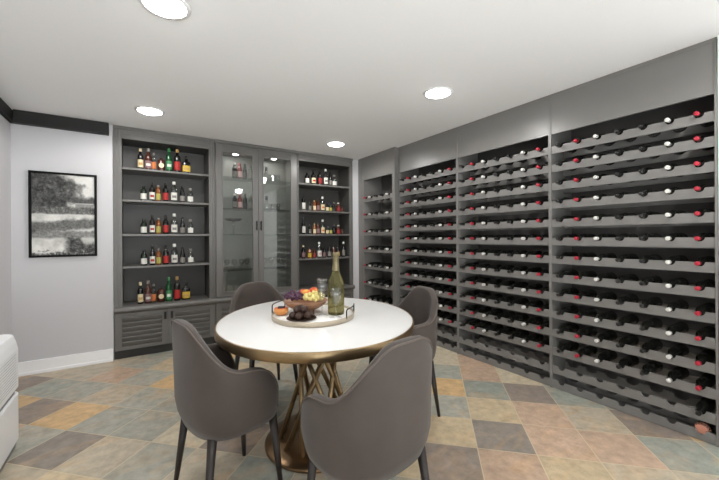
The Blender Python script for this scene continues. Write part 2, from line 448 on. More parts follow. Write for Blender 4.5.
gpart('back_panel', MB().box((GX0, INY, LEDGE_T), (GX1, INY+0.02, H-0.001)), M['cab_lit'])
gpart('top_panel', MB().box((GX0+0.03, FY+0.03, 2.335), (GX1-0.03, INY, 2.36)), M['cab_lit'])
for z in (2.02, 1.632, 1.305, 0.858):
    gpart('glass_shelf', MB().box((GX0+0.032, FY+0.05, z-0.008), (GX1-0.032, INY-0.002, z)), M['shelf_glass'])
GM = 1.293
for (a, b, g0, g1, hx) in ((GX0+0.008, GM-0.002, 0.866, 1.222, GM-0.028), (GM+0.002, GX1-0.008, 1.362, 1.730, GM+0.028)):
    d0, d1, zt, zb = FY-0.022, FY-0.001, 2.385, 0.556
    gz0, gz1 = 0.612, 2.292
    d = MB().box((a, d0, zb), (g0, d1, zt)).box((g1, d0, zb), (b, d1, zt)).box((g0, d0, zb), (g1, d1, gz0)).box((g0, d0, gz1), (g1, d1, zt))
    d.box((g0-0.014, d0-0.006, gz0-0.014), (g0, d0, gz1+0.014)).box((g1, d0-0.006, gz0-0.014), (g1+0.014, d0, gz1+0.014))
    d.box((g0, d0-0.006, gz0-0.014), (g1, d0, gz0)).box((g0, d0-0.006, gz1), (g1, d0, gz1+0.014))
    door = gpart('door', d, M['cab'], 0.002)
    gpart('pane', MB().box((g0-0.005, FY-0.013, gz0-0.005), (g1+0.005, FY-0.009, gz1+0.005)), M['pane'], 0, door)
    hd = MB().box((hx-0.007, d0-0.030, 1.355), (hx+0.007, d0-0.020, 1.475)).box((hx-0.006, d0-0.022, 1.37), (hx+0.006, d0, 1.385)).box((hx-0.006, d0-0.022, 1.445), (hx+0.006, d0, 1.46))
    gpart('handle', hd, M['black_metal'], 0.002, door)
pk_ring = MB().lathe([(0.032, -0.008), (0.042, -0.008), (0.044, 0.0), (0.032, 0.0), (0.032, -0.008)], 28, cap=False).mesh('ring', M['lamp_ring'])
pk_lens = MB().lathe([(0.0005, -0.012), (0.02, -0.011), (0.032, -0.006)], 28, cap=False).mesh('lens', M['puck'])
for x, lb in ((1.06, 'small round puck light inside the cabinet behind the left glass door'), (1.56, 'small round puck light inside the cabinet behind the right glass door')):
    t = thing('puck_light', lb, 'cabinet light', (x, FY+0.15, 2.3345), group='puck lights in the display cabinet')
    child('ring', pk_ring, t); child('lens', pk_lens, t)

# continuous ledge with a bullnose
def ledge():
    pr = []
    y0 = YB - 0.052; r = (LEDGE_T - 0.487) / 2; zc = 0.487 + r
    poly = [(INY, LEDGE_T), (INY, 0.487)]
    for k in range(13):
        a = -PI/2 - PI * k / 12
        poly.append((y0 + r + r * math.cos(a), zc + r * math.sin(a)))
    mb = MB().prism(poly, -0.205, 2.722, lambda u, v, w: (w, u, v))
    mb2 = [tuple(Vector(p) - Vector((1.25, YB, 0.487))) for p in mb.v]; mb.v = mb2
    o = mb.build('ledge_top', M['cab'], None, 0.003)
    o.location = (1.25, YB, 0.487)
    tag(o, 'long grey bullnose ledge running under all three bookcase units', 'countertop')
ledge()

# louvred base cabinets
def base_cabinet(label, x0, x1):
    t = thing('base_cabinet', label, 'cabinet', ((x0+x1)/2, YB, 0), group='base cabinets under the ledge')
    P = Vector(t.location); y = YB - 0.012
    def part(n, mb, m, bev=0.0, parent=None):
        mb.v = [tuple(Vector(p) - P) for p in mb.v]
        return mb.build(n, m, parent or t, bev)
    c = MB().box((x0, y+0.02, 0.088), (x1, y+0.04, 0.486)).box((x0, y+0.04, 0.088), (x0+0.02, INY, 0.486)).box((x1-0.02, y+0.04, 0.088), (x1, INY, 0.486)).box((x0+0.02, INY-0.02, 0.088), (x1-0.02, INY, 0.486)).box((x0+0.02, y+0.04, 0.088), (x1-0.02, INY-0.02, 0.11))
    part('carcass', c, M['cab'])
    part('toe_kick', MB().box((x0, YB+0.03, 0), (x1, YB+0.05, 0.087)), M['toe'])
    xm = (x0+x1)/2
    for k, (a, b) in enumerate(((x0+0.004, xm-0.002), (xm+0.002, x1-0.004))):
        z0, z1 = 0.094, 0.482
        fw = 0.062
        d = MB().box((a, y, z0), (a+fw, y+0.02, z1)).box((b-fw, y, z0), (b, y+0.02, z1)).box((a+fw, y, z0), (b-fw, y+0.02, z0+0.035)).box((a+fw, y, z1-0.05), (b-fw, y+0.02, z1))
        d.box((a+fw, y+0.016, z0+0.035), (b-fw, y+0.0205, z1-0.05))
        door = part('door', d, M['cab'], 0.0015)
        n = 6; zz0, zz1 = z0+0.035, z1-0.05; st = (zz1-zz0)/n
        for q in range(n):
            zb = zz0 + st*q
            # tilted slat
            poly = [(y+0.0125, zb), (y+0.017, zb), (y+0.017, zb+st), (y-0.009, zb+st-0.002), (y-0.011, zb+st-0.004), (y-0.011, zb+st-0.010)]
            s = MB().prism(poly, a+fw, b-fw, lambda u, v, w: (w, u, v))
            part('louver', s, M['cab'], 0, door)
        hx = (b-0.03) if k == 0 else (a+0.03)
        hd = MB().box((hx-0.011, y-0.028, 0.375), (hx+0.011, y-0.018, 0.455)).box((hx-0.006, y-0.020, 0.385), (hx+0.006, y, 0.395)).box((hx-0.006, y-0.020, 0.435), (hx+0.006, y, 0.445))
        part('handle', hd, M['black_metal'], 0.003, door)
    return t
base_cabinet('low grey louvred-door base cabinet under the left open bookcase', -0.203, 0.780)
base_cabinet('low grey louvred-door base cabinet under the glass-door display cabinet', 0.782, 1.822)
base_cabinet('low grey louvred-door base cabinet under the corner bookcase', 1.824, 2.720)

# ------------------------------------------------------------------ liquor bottles
GLASS = {}
def bglass(key, rgb, clear=False):
    if key not in GLASS:
        if clear: GLASS[key] = sheet_glass('bottle_glass_'+key, tuple(c/255 for c in rgb)+(1,), 1.8)
        else: GLASS[key] = material('bottle_glass_'+key, lin(*rgb), 0.12, spec=0.6)
    return GLASS[key]
LBL = {}
def flat(key, rgb, rough=0.6):
    if key not in LBL: LBL[key] = material('paint_'+key, lin(*rgb), rough)
    return LBL[key]
GC = {'dark': (22, 20, 18), 'green': (24, 70, 40), 'dgreen': (30, 40, 28), 'brown': (70, 34, 22), 'red': (110, 26, 22), 'black': (16, 16, 16), 'amber': (120, 66, 26)}
CC = {'white': (206, 204, 196), 'cream': (208, 192, 156), 'red': (158, 36, 32), 'dred': (128, 28, 30), 'green': (58, 120, 74), 'yellow': (190, 160, 58), 'olive': (160, 150, 74), 'black': (26, 25, 24), 'gold': (176, 140, 84), 'mauve': (120, 92, 92), 'grey': (120, 116, 110), 'pink': (196, 160, 158), 'orange': (190, 110, 60), 'blue': (40, 44, 90)}
ORD = ['first', 'second', 'third', 'fourth', 'fifth', 'sixth', 'seventh', 'eighth', 'ninth', 'tenth', 'eleventh', 'twelfth', 'thirteenth', 'fourteenth']

def liquor(x, y, z, w, h, shape, glass, label, cap, text, group, lab2=None):
    """shape: tall, squat, wide, round, box, decanter"""
    t = thing('liquor_bottle', text, 'bottle', (x, y, z+0.001), group=group)
    w *= 0.94
    r = w / 2
    clear = glass == 'clear'
    gm = bglass('clear', (214, 220, 216), True) if clear else bglass(glass, GC[glass])
    nr = min(0.0145, r*0.45)
    sy = 1.0
    if shape == 'tall': body, sh = 0.60, 0.14
    elif shape == 'squat': body, sh = 0.62, 0.16
    elif shape == 'wide': body, sh, sy = 0.58, 0.10, 0.55
    elif shape == 'round': body, sh = 0.50, 0.30
    elif shape == 'box': body, sh, sy = 0.80, 0.06, 0.8
    else: body, sh, sy = 0.55, 0.15, 0.7
    zb, zs = h*body, h*(body+sh)
    zcap = zs + (h - zs) * (0.45 if cap else 0.9)
    prof = [(r*0.9, 0.0), (r, 0.006)]
    if shape == 'round':
        for k in range(1, 9):
            a = PI * k / 9
            prof.append((max(nr, r*(0.55+0.45*math.sin(a))), 0.006 + (zs-0.012) * (k/9)))
        prof.append((nr*1.1, zs))
    else:
        prof += [(r, zb)]
        for k in range(1, 6):
            a = PI/2 * k/5
            prof.append((nr + (r-nr)*math.cos(a)**1.2, zb + (zs-zb)*math.sin(a)))
    prof += [(nr, zcap), (nr*0.9, zcap+0.001)]
    MB().lathe(prof, 20, sy=sy).build('bottle_glass', gm, t)
    if cap:
        cm = flat(cap, CC[cap], 0.4)
        MB().lathe([(nr*1.12, zcap), (nr*1.15, zcap+0.003), (nr*1.12, h-0.003), (nr*0.9, h)], 16, sy=max(sy, 0.8)).build('cap', cm, t)
    if label:
        lo, hi = (0.14, 0.76)
        seg = 14; vs = []; fs = []
        z0, z1 = zb*lo, zb*hi
        rr = r + 0.0012
        for k in range(seg+1):
            a = -PI/2 - 1.15 + 2.3*k/seg
            cx_, cy_ = rr*math.cos(a), (r*sy+0.0012)*math.sin(a)
            if shape == 'round':
                vs += [(cx_*0.97, cy_*0.97, z0), (cx_*0.98, cy_*0.98, z1)]
            else:
                vs += [(cx_, cy_, z0), (cx_, cy_, z1)]
        for k in range(seg): fs.append([2*k, 2*k+2, 2*k+3, 2*k+1])
        if label == 'disc':
            mb = MB().lathe([(0.0005, 0.0), (min(r*0.72, zb*0.34), 0.0)], 20, Matrix.Translation((0, -(r*sy+0.0015), zb*0.5)) @ Matrix.Rotation(PI/2, 4, 'X'), cap=False)
            mb.build('label', flat('cream', CC['cream']), t)
        else:
            MB().add(vs, fs, True).build('label', flat(label, CC[label]), t)
        if lab2:
            zz0, zz1 = z0 + (z1-z0)*0.30, z0 + (z1-z0)*0.62
            vs2 = []
            for k in range(3, seg-2):
                a = -PI/2 - 1.15 + 2.3*k/seg
                cx_, cy_ = (rr+0.0008)*math.cos(a), (r*sy+0.002)*math.sin(a)
                vs2 += [(cx_, cy_, zz0), (cx_, cy_, zz1)]
            n2 = len(vs2)//2
            MB().add(vs2, [[2*k, 2*k+2, 2*k+3, 2*k+1] for k in range(n2-1)], True).build('label_band', flat(lab2, CC[lab2]), t)
    return t

# (x, width, height, shape, glass, label, cap, band, words)
SHOW = [(0.036, .058, .225, 'tall', 'dark', 'cream', 'cream', 'gold', 'slim dark bottle with cream label and capsule'),
        (0.108, .070, .240, 'decanter', 'brown', 'mauve', 'grey', 'white', 'stoppered brown decanter with pale slanting label'),
        (0.160, .050, .195, 'squat', 'clear', 'orange', 'grey', None, 'clear bottle with amber label'),
        (0.232, .078, .150, 'box', 'brown', 'disc', 'black', None, 'short square brown bottle with round cream label'),
        (0.308, .066, .262, 'tall', 'green', 'green', 'green', 'white', 'green bottle with green label'),
        (0.391, .070, .265, 'tall', 'dark', 'red', 'gold', None, 'dark bottle with big red label'),
        (0.484, .092, .200, 'wide', 'black', 'yellow', 'black', 'gold', 'wide dark bottle with yellow label')]
ROWL = [(0.062, .064, .165, 'squat', 'dgreen', 'white', 'black', None, 'squat dark green bottle with white label'),
        (0.142, .056, .210, 'tall', 'dark', 'white', 'black', 'red', 'dark bottle with white and red label'),
        (0.201, .052, .180, 'squat', 'amber', 'olive', 'grey', None, 'amber bottle with olive label'),
        (0.272, .060, .215, 'tall', 'dark', 'red', 'black', None, 'dark bottle with red label'),
        (0.356, .068, .232, 'tall', 'clear', 'white', 'white', 'grey', 'clear bottle with white label and white cap'),
        (0.440, .056, .195, 'round', 'black', 'grey', 'black', None, 'dark ornate bottle with grey label'),
        (0.523, .064, .170, 'decanter', 'clear', 'white', 'grey', None, 'clear decanter with whitish label')]
for it in SHOW:
    x, w, h, sh, gl, lb, cp, l2, words = it
    liquor(x, YB+0.065, SH[0], w, h, sh, gl, lb, cp, words + ', top shelf of left bookcase', 'bottles on the left bookcase', l2)
    liquor(x-0.008, YB+0.09, LEDGE_T, w, h+0.01, sh, gl, lb, cp, words + ', on the ledge below left bookcase', 'bottles on the left ledge', l2)
for zi, nm in ((1, 'second'), (2, 'third'), (3, 'fourth')):
    for it in ROWL:
        x, w, h, sh, gl, lb, cp, l2, words = it
        liquor(x, YB+0.065, SH[zi], w, h, sh, gl, lb, cp, words + ', %s shelf of left bookcase' % nm, 'bottles on the left bookcase', l2)
R1 = [(2.004, .068, .165, 'squat', 'black', 'white', 'black', None, 'squat black bottle with white label'),
      (2.103, .072, .200, 'tall', 'dark', 'cream', 'black', 'red', 'dark bottle with cream and red label'),
      (2.205, .074, .215, 'tall', 'dark', 'dred', 'black', None, 'dark bottle with deep red label'),
      (2.297, .076, .240, 'tall', 'clear', 'white', 'white', 'grey', 'clear bottle with white label and cap'),
      (2.375, .056, .210, 'round', 'black', 'grey', 'black', None, 'dark ornate bottle'),
      (2.442, .076, .170, 'decanter', 'clear', 'white', 'grey', None, 'clear decanter with whitish label')]
R23 = [(1.948, .057, .235, 'tall', 'black', 'white', 'black', None, 'black bottle with white label'),
       (2.044, .045, .145, 'squat', 'black', 'grey', 'black', None, 'small black bottle with little grey label'),
       (2.115, .050, .150, 'squat', 'amber', 'cream', 'gold', None, 'amber bottle with cream label'),
       (2.174, .060, .170, 'squat', 'brown', 'mauve', 'black', None, 'brown bottle with mauve label'),
       (2.244, .068, .210, 'tall', 'clear', 'cream', 'white', 'orange', 'clear bottle with cream label and white cap'),
       (2.319, .052, .125, 'squat', 'dark', 'cream', 'black', None, 'dark bottle with pale cream label'),
       (2.374, .056, .120, 'squat', 'dgreen', 'olive', 'blue', None, 'dark green bottle with olive label'),
       (2.432, .046, .140, 'tall', 'black', None, 'grey', None, 'plain black bottle with grey cap'),
       (2.505, .072, .135, 'squat', 'brown', 'dred', 'white', None, 'brown bottle with dark red label'),
       (2.568, .042, .085, 'squat', 'brown', None, 'black', None, 'tiny plain brown bottle')]
R4 = [(1.943, .055, .180, 'squat', 'dark', 'mauve', 'cream', None, 'dark bottle with mauve label and cream cap'),
      (2.035, .069, .150, 'squat', 'amber', 'yellow', 'black', None, 'amber bottle with bright yellow label'),
      (2.110, .055, .140, 'squat', 'brown', 'dred', 'black', None, 'brown bottle with dark red label'),
      (2.189, .077, .225, 'tall', 'clear', 'white', 'white', 'pink', 'clear bottle with white label and white cap'),
      (2.268, .054, .160, 'squat', 'black', 'mauve', 'black', None, 'black bottle with mauve label'),
      (2.350, .068, .180, 'squat', 'dark', 'grey', 'black', None, 'dark bottle with grey label'),
      (2.425, .050, .165, 'squat', 'brown', 'red', 'black', None, 'brown bottle with red label'),
      (2.496, .064, .170, 'squat', 'dark', 'gold', 'black', 'yellow', 'dark bottle with gold label behind the wine bottle'),
      (2.589, .062, .225, 'tall', 'black', 'grey', 'white', None, 'black bottle with grey label and white cap')]
for z, row, nm in ((2.013, R1, 'top'), (1.638, R23, 'second'), (1.307, R23, 'third'), (0.97, R4, 'bottom')):
    for it in row:
        x, w, h, sh, gl, lb, cp, l2, words = it
        liquor(x, YB+0.065, z, w, h, sh, gl, lb, cp, words + ', %s shelf of corner bookcase' % nm, 'bottles on the corner bookcase', l2)
for z, nm in ((2.02, 'top'), (1.632, 'second')):
    for x, gl, lb, cp, words in ((1.041, 'black', 'grey', 'white', 'dark bottle with white cap'), (1.104, 'red', 'pink', 'dred', 'red bottle with pink label'),
                                 (1.170, 'dgreen', 'black', 'black', 'dark green bottle with black label'), (1.242, 'clear', 'grey', 'grey', 'clear bottle with grey label')):
        liquor(x, YB+0.14, z, .062, .195, 'tall' if gl != 'dgreen' else 'round', gl, lb, cp, words + ' behind left glass door, %s shelf' % nm, 'bottles behind the left glass door')

# glassware in the display cabinet
def tumbler_mesh():
    return MB().lathe([(0.024, 0.0), (0.028, 0.002), (0.032, 0.085), (0.030, 0.085), (0.026, 0.008), (0.0005, 0.008)], 20, cap=False)
def goblet_prof(h, rb, rf):
    return [(rf, 0.0), (rf, 0.002), (0.008, 0.006), (0.0045, 0.012), (0.0045, h*0.45), (rb*0.6, h*0.52), (rb, h*0.68), (rb*0.9, h), (rb*0.86, h), (rb*0.94, h*0.68), (rb*0.5, h*0.54), (0.0005, h*0.5)]
for z, nm in ((2.02, 'top'), (1.632, 'second')):
    t = thing('decanter', 'clear stoppered decanter behind right glass door, %s shelf' % nm, 'decanter', (1.455, YB+0.15, z+0.001), group='decanters behind the right glass door')
    MB().lathe([(0.045, 0), (0.055, 0.01), (0.058, 0.05), (0.04, 0.085), (0.015, 0.105), (0.013, 0.13), (0.018, 0.135)], 24).build('decanter_body', M['clear'], t)
    MB().lathe([(0.012, 0.132), (0.018, 0.145), (0.018, 0.18), (0.010, 0.187)], 16).build('stopper', M['black_metal'], t)
    for k, x in enumerate((1.535, 1.60)):
        o = tumbler_mesh().build('tumbler', M['clear']); o.location = (x, YB+0.13, z+0.001)
        tag(o, 'clear tumbler, %s beside the decanter on %s shelf, right glass door' % (ORD[k], nm), 'glass', 'tumblers beside the decanters')
t = thing('footed_bowl', 'smoked glass footed bowl on third shelf behind left glass door', 'bowl', (1.03, YB+0.165, 1.3055))
MB().lathe([(0.045, 0), (0.045, 0.006), (0.012, 0.012), (0.010, 0.15), (0.02, 0.165)], 24).build('stem', M['clear'], t)
MB().lathe([(0.02, 0.165), (0.08, 0.175), (0.112, 0.20), (0.108, 0.20), (0.075, 0.182), (0.0005, 0.172)], 28, cap=False).build('bowl', M['smoke'], t)
for k, x in enumerate((0.94, 1.03, 1.12, 1.19, 1.42, 1.51, 1.60, 1.68)):
    o = MB().lathe(goblet_prof(0.13, 0.032, 0.030), 18, cap=False).build('goblet', M['stem']); o.location = (x, YB+0.14, 0.859)
    side = 'left' if x < 1.29 else 'right'
    tag(o, 'clear goblet, %s from left on lowest glass shelf behind %s door' % (ORD[k % 4], side), 'glass', 'goblets on the lowest glass shelf')

# ------------------------------------------------------------------ wine racks (right wall)
PITCH = 0.1517
ZT = [2.007 - PITCH*k for k in range(13)] + [0.066]
RX = XR
BOTTLE_R, NECK_R = 0.0365, 0.0145
def rail(y0, y1, z0, z1, ns, xr0, xr1, nw, nd):
    """board with rounded notches along its top edge"""
    poly = [(y0, z0), (y1, z0), (y1, z1)]
    for c in sorted(ns, reverse=True):
        for k in range(9):
            a = PI * k / 8
            poly.append((c + nw*math.cos(a), z1 - nd*math.sin(a)))
    poly.append((y0, z1))
    return MB().prism(poly, xr0, xr1, lambda u, v, w: (w, u, v))
bot_prof = [(0.004, 0.0), (0.012, 0.070), (0.0142, 0.0705)]
def wine_mesh():
    # lies along +X from the neck tip at x = 0 backwards
    pr = [(0.0115, 0.026), (0.0122, 0.033), (0.0142, 0.066), (0.0185, 0.082), (0.030, 0.100), (0.0362, 0.122), (0.0368, 0.150), (0.0368, 0.272), (0.034, 0.280)]
    rot = Matrix.Rotation(PI/2, 4, 'Y')
    return MB().lathe(pr, 16, rot)
def cap_mesh(m):
    pr = [(0.0105, 0.0), (0.0132, 0.002), (0.0132, 0.007), (0.0124, 0.009), (0.0127, 0.031), (0.0120, 0.0315)]
    return MB().lathe(pr, 14, Matrix.Rotation(PI/2, 4, 'Y')).mesh('capsule', m)
WM = wine_mesh().mesh('wine_bottle', M['wine_glass'])
CAPS = {'r': cap_mesh(M['cap_red']), 'w': cap_mesh(M['cap_white']), 'k': cap_mesh(M['cap_black']), 'c': cap_mesh(M['cap_copper'])}
CAPW = {'r': 'red', 'w': 'white', 'k': 'black', 'c': 'copper'}
rw_ = random.Random(3)
def wine(x, y, z, cap, text, group, dz=0.0):
    o = bpy.data.objects.new('wine_bottle', WM); COL.objects.link(o)
    o.location = (x, y, z); o.rotation_euler = (rw_.uniform(0, 6.28), dz, rw_.uniform(-0.003, 0.003))
    tag(o, text, 'wine bottle', group)
    child('capsule', CAPS[cap], o)
    return o

def wine_bay(label, y0, y1, short, pattern, skip_rows=(12, 13)):
    """one floor-to-ceiling bay of the rack between two uprights"""
    t = thing('wine_rack', label, 'wine rack', (RX, (y0+y1)/2, 0), group='wine rack bays along the right wall')
    P = Vector(t.location)
    def part(n, mb, m, bev=0.0):
        mb.v = [tuple(Vector(p) - P) for p in mb.v]
        return mb.build(n, m, t, bev)
    a, b = y0 + 0.012, y1 - 0.012
    bx = RX + 0.335
    part('upright', MB().box((RX-0.006, y0, 0), (bx, a, H-0.001)), M['rack'], 0.0015)
    part('upright', MB().box((RX-0.006, b, 0), (bx, y1, H-0.001)), M['rack'], 0.0015)
    part('back_panel', MB().box((bx, y0, 0), (bx+0.02, y1, H-0.001)), M['rack_shade'])
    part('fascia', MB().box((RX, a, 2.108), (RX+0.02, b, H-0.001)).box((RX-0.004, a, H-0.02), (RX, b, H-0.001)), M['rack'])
    part('bottom_panel', MB().box((RX+0.015, a, 0.0003), (bx, b, 0.0010)), M['rack_shade'])
    n = len(pattern)
    st = (b - a) / n
    ns = [a + st*(k+0.5) for k in range(n)]
    for k, z in enumerate(ZT):
        part('front_rail', rail(a, b, max(0.0005, z-0.062), z, ns, RX, RX+0.014, 0.024, 0.0255), M['rack'])
        part('rear_rail', rail(a, b, max(0.0005, z-0.075), z-0.012, ns, RX+0.20, RX+0.218, 0.041, 0.034), M['rack'])
    for k, z in enumerate(ZT):
        if k in skip_rows: continue
        for q in range(n):
            y = ns[n-1-q]
            c = pattern[q]
            lb = 'dark wine bottle with %s capsule, %s from left, %s row down, %s' % (CAPW[c], ORD[q], ORD[k], short)
            wine(RX-0.052, y, z-0.0065, c, lb, 'wine bottles in the ' + short)
    return t, ns
_, nsA = wine_bay('wide grey wine rack bay nearest the viewer, at the right edge', 0.533, 1.514, 'right-hand wide bay', 'krwkkwr')
wine_bay('wide grey wine rack bay in the middle of the right wall', 1.514, 2.501, 'middle wide bay', 'krwkkwr')
wine_bay('wide grey wine rack bay directly beside the narrow corner bay', 2.501, 3.472, 'left wide bay', 'krwkkwr')
# the last two bottles, low in the nearest bay
wine(RX-0.052, nsA[0], ZT[12]-0.0065, 'k', 'lone dark wine bottle with black capsule in the second lowest row, right-hand bay', 'wine bottles in the right-hand wide bay')
_o = wine(RX+0.300, nsA[0], ZT[13]-0.0065, 'k', 'lone wine bottle showing its copper-pink end in the lowest row, right-hand bay', 'wine bottles in the right-hand wide bay')
_o.rotation_euler = (0, 0, PI)
MB().lathe([(0.0005, 0.2806), (0.030, 0.2806), (0.035, 0.279), (0.0375, 0.262), (0.0375, 0.25)], 24, Matrix.Rotation(PI/2, 4, 'Y'), cap=False).build('end_label', M['cap_copper'], _o)

def corner_bay():
    X = 2.82; y0, y1 = 3.476, YB-0.002
    t = thing('wine_rack', 'narrow grey wine rack bay in the corner with widely spaced shelves', 'wine rack', (X, (y0+y1)/2, 0), group='wine rack bays along the right wall')
    P = Vector(t.location)
    def part(n, mb, m, bev=0.0):
        mb.v = [tuple(Vector(p) - P) for p in mb.v]
        return mb.build(n, m, t, bev)
    a, b = 3.530, 4.200
    bx = X + 0.335
    part('upright', MB().box((X, y0, 0), (bx, a, H-0.001)), M['rack'], 0.0015)
    part('upright', MB().box((X, b, 0), (bx, y1, H-0.001)).box((X-0.006, b+0.05, 0), (X+0.001, b+0.07, H-0.001)), M['rack'], 0.0015)
    part('back_panel', MB().box((bx, y0, 0), (bx+0.02, y1, H-0.001)), M['rack_shade'])
    part('fascia', MB().box((X, a, 2.102), (X+0.02, b, H-0.001)), M['rack'])
    part('bottom_panel', MB().box((X+0.015, a, 0.0003), (bx, b, 0.0010)), M['rack_shade'])
    n = 5; st = (b-a)/n; ns = [a + st*(k+0.5) for k in range(n)]
    pat = 'rwkkw'
    for k in range(8):
        z = 1.842 - 0.2455*k
        part('front_rail', rail(a, b, max(0.0005, z-0.062), z, ns, X, X+0.014, 0.024, 0.0255), M['rack'])
        part('rear_rail', rail(a, b, max(0.0005, z-0.075), z-0.012, ns, X+0.20, X+0.218, 0.041, 0.034), M['rack'])
        if k == 7: continue
        for q in range(n):
            wine(X-0.052, ns[n-1-q], z-0.0065, pat[q], 'dark wine bottle with %s capsule, %s from left, %s row down, narrow corner bay' % (CAPW[pat[q]], ORD[q], ORD[k]), 'wine bottles in the narrow corner bay')
corner_bay()

# ------------------------------------------------------------------ framed picture
def picture():
    x0, x1, z0, z1 = -0.843, -0.338, 1.09, 1.904
    t = thing('framed_picture', 'black framed black-and-white landscape print on the pale grey wall', 'picture', ((x0+x1)/2, YB, z0))
    P = Vector(t.location)
    f = 0.020; d = 0.026
    fr = MB().box((x0, YB-d, z0), (x0+f, YB, z1)).box((x1-f, YB-d, z0), (x1, YB, z1)).box((x0+f, YB-d, z0), (x1-f, YB, z0+f)).box((x0+f, YB-d, z1-f), (x1-f, YB, z1))
    fr.v = [tuple(Vector(p)-P) for p in fr.v]
    fr.build('frame', M['frame_black'], t, 0.0015)
    # the print: a painted grid of its own colours
    nx, nz = 84, 132
    from mathutils import noise as mn
    def fbm(x, y, s, o=4): return mn.fractal(Vector((x*s, y*s, 3.7)), 0.8, 2.1, o)
    def sm(a, b, v):
        q = max(0.0, min(1.0, (v-a)/(b-a))); return q*q*(3-2*q)
    vs, fs, cs = [], [], []
    X0, X1, Z0, Z1 = x0+f, x1-f, z0+f, z1-f
    for j in range(nz+1):
        for i in range(nx+1):
            vs.append((X0+(X1-X0)*i/nx - P.x, YB-0.012-P.y, Z0+(Z1-Z0)*j/nz - P.z))
    for j in range(nz):
        for i in range(nx):
            u = (i+0.5)/nx; v = 1-(j+0.5)/nz      # v downward
            n1 = fbm(u, v*1.6, 7); n2 = fbm(u+5, v*1.6, 18); n3 = fbm(u+9, v*1.6, 40, 2)
            g = 0.84 - 0.05*v + 0.02*n1                                  # sky
            # big tree mass upper left with bare twigs to the right
            edge = 0.66 + 0.10*math.sin(v*7+0.6) + 0.14*n1 - max(0, 0.12-v)*2.0
            tree = sm(0.12, -0.14, u-edge) * sm(0.45, 0.40, v)
            g = g*(1-tree) + tree*(0.25 + 0.14*n2 + 0.10*n1 + 0.05*n3)
            # low wood on the right horizon
            wd = sm(0.05, 0.0, abs(v-0.325-0.02*n1)-0.025) * sm(0.55, 0.66, u)
            g = g*(1-wd) + wd*(0.28+0.08*n3)
            # pale barn
            if 0.68 < u < 0.99 and 0.345 < v < 0.43: g = 0.52 + 0.05*n2 + (0.1 if v < 0.36 else 0)
            # far bank
            bk = sm(0.03, 0.0, abs(v-0.45-0.015*n1)-0.03)
            g = g*(1-bk) + bk*(0.36+0.12*n3+0.1*n2)
            # water and meadows
            if v > 0.48:
                lo = 0.78 + 0.10*n1
                r1 = 0.75*sm(0.05, 0.0, abs(v-(0.66-0.06*u)-0.02*n1)-0.035)
                lo = lo*(1-r1) + r1*(0.24+0.10*n3+0.08*n2)
                r2 = 0.7*sm(0.04, 0.0, abs(v-0.745-0.02*n1)-0.025)
                lo = lo*(1-r2) + r2*(0.36+0.10*n3+0.12*n2)
                r3 = sm(0.0, 0.09, v-0.76+0.25*(u-0.75)*-1+0.05*n1) * sm(0.45, 0.62, u)
                lo = lo*(1-r3) + r3*(0.26+0.14*n3+0.16*n2)
                r4 = sm(0.0, 0.04, v-0.95+0.04*n2)
                lo = lo*(1-r4) + r4*(0.35+0.35*n3)
                k = sm(0.48, 0.51, v); g = g*(1-k)+k*lo
            g = max(0.06, min(0.86, g + 0.02*n3))
            q = j*(nx+1)+i
            fs.append([q, q+1, q+nx+2, q+nx+1])
            l = g**2.2
            cs.append((l*1.0, l*0.985, l*0.93, 1))
    me = bpy.data.meshes.new('print'); me.from_pydata(vs, [], fs)
    at = me.color_attributes.new('ink', 'FLOAT_COLOR', 'CORNER')
    for p, c in zip(me.polygons, cs):
        for li in p.loop_indices: at.data[li].color = c
    m = material('landscape_print', (1,1,1,1), 0.5)
    an = m.node_tree.nodes.new('ShaderNodeAttribute'); an.attribute_name = 'ink'
    m.node_tree.links.new(an.outputs['Color'], m.node_tree.nodes['Principled BSDF'].inputs['Base Color'])
    me.materials.append(m)
    child('print', me, t)
picture()

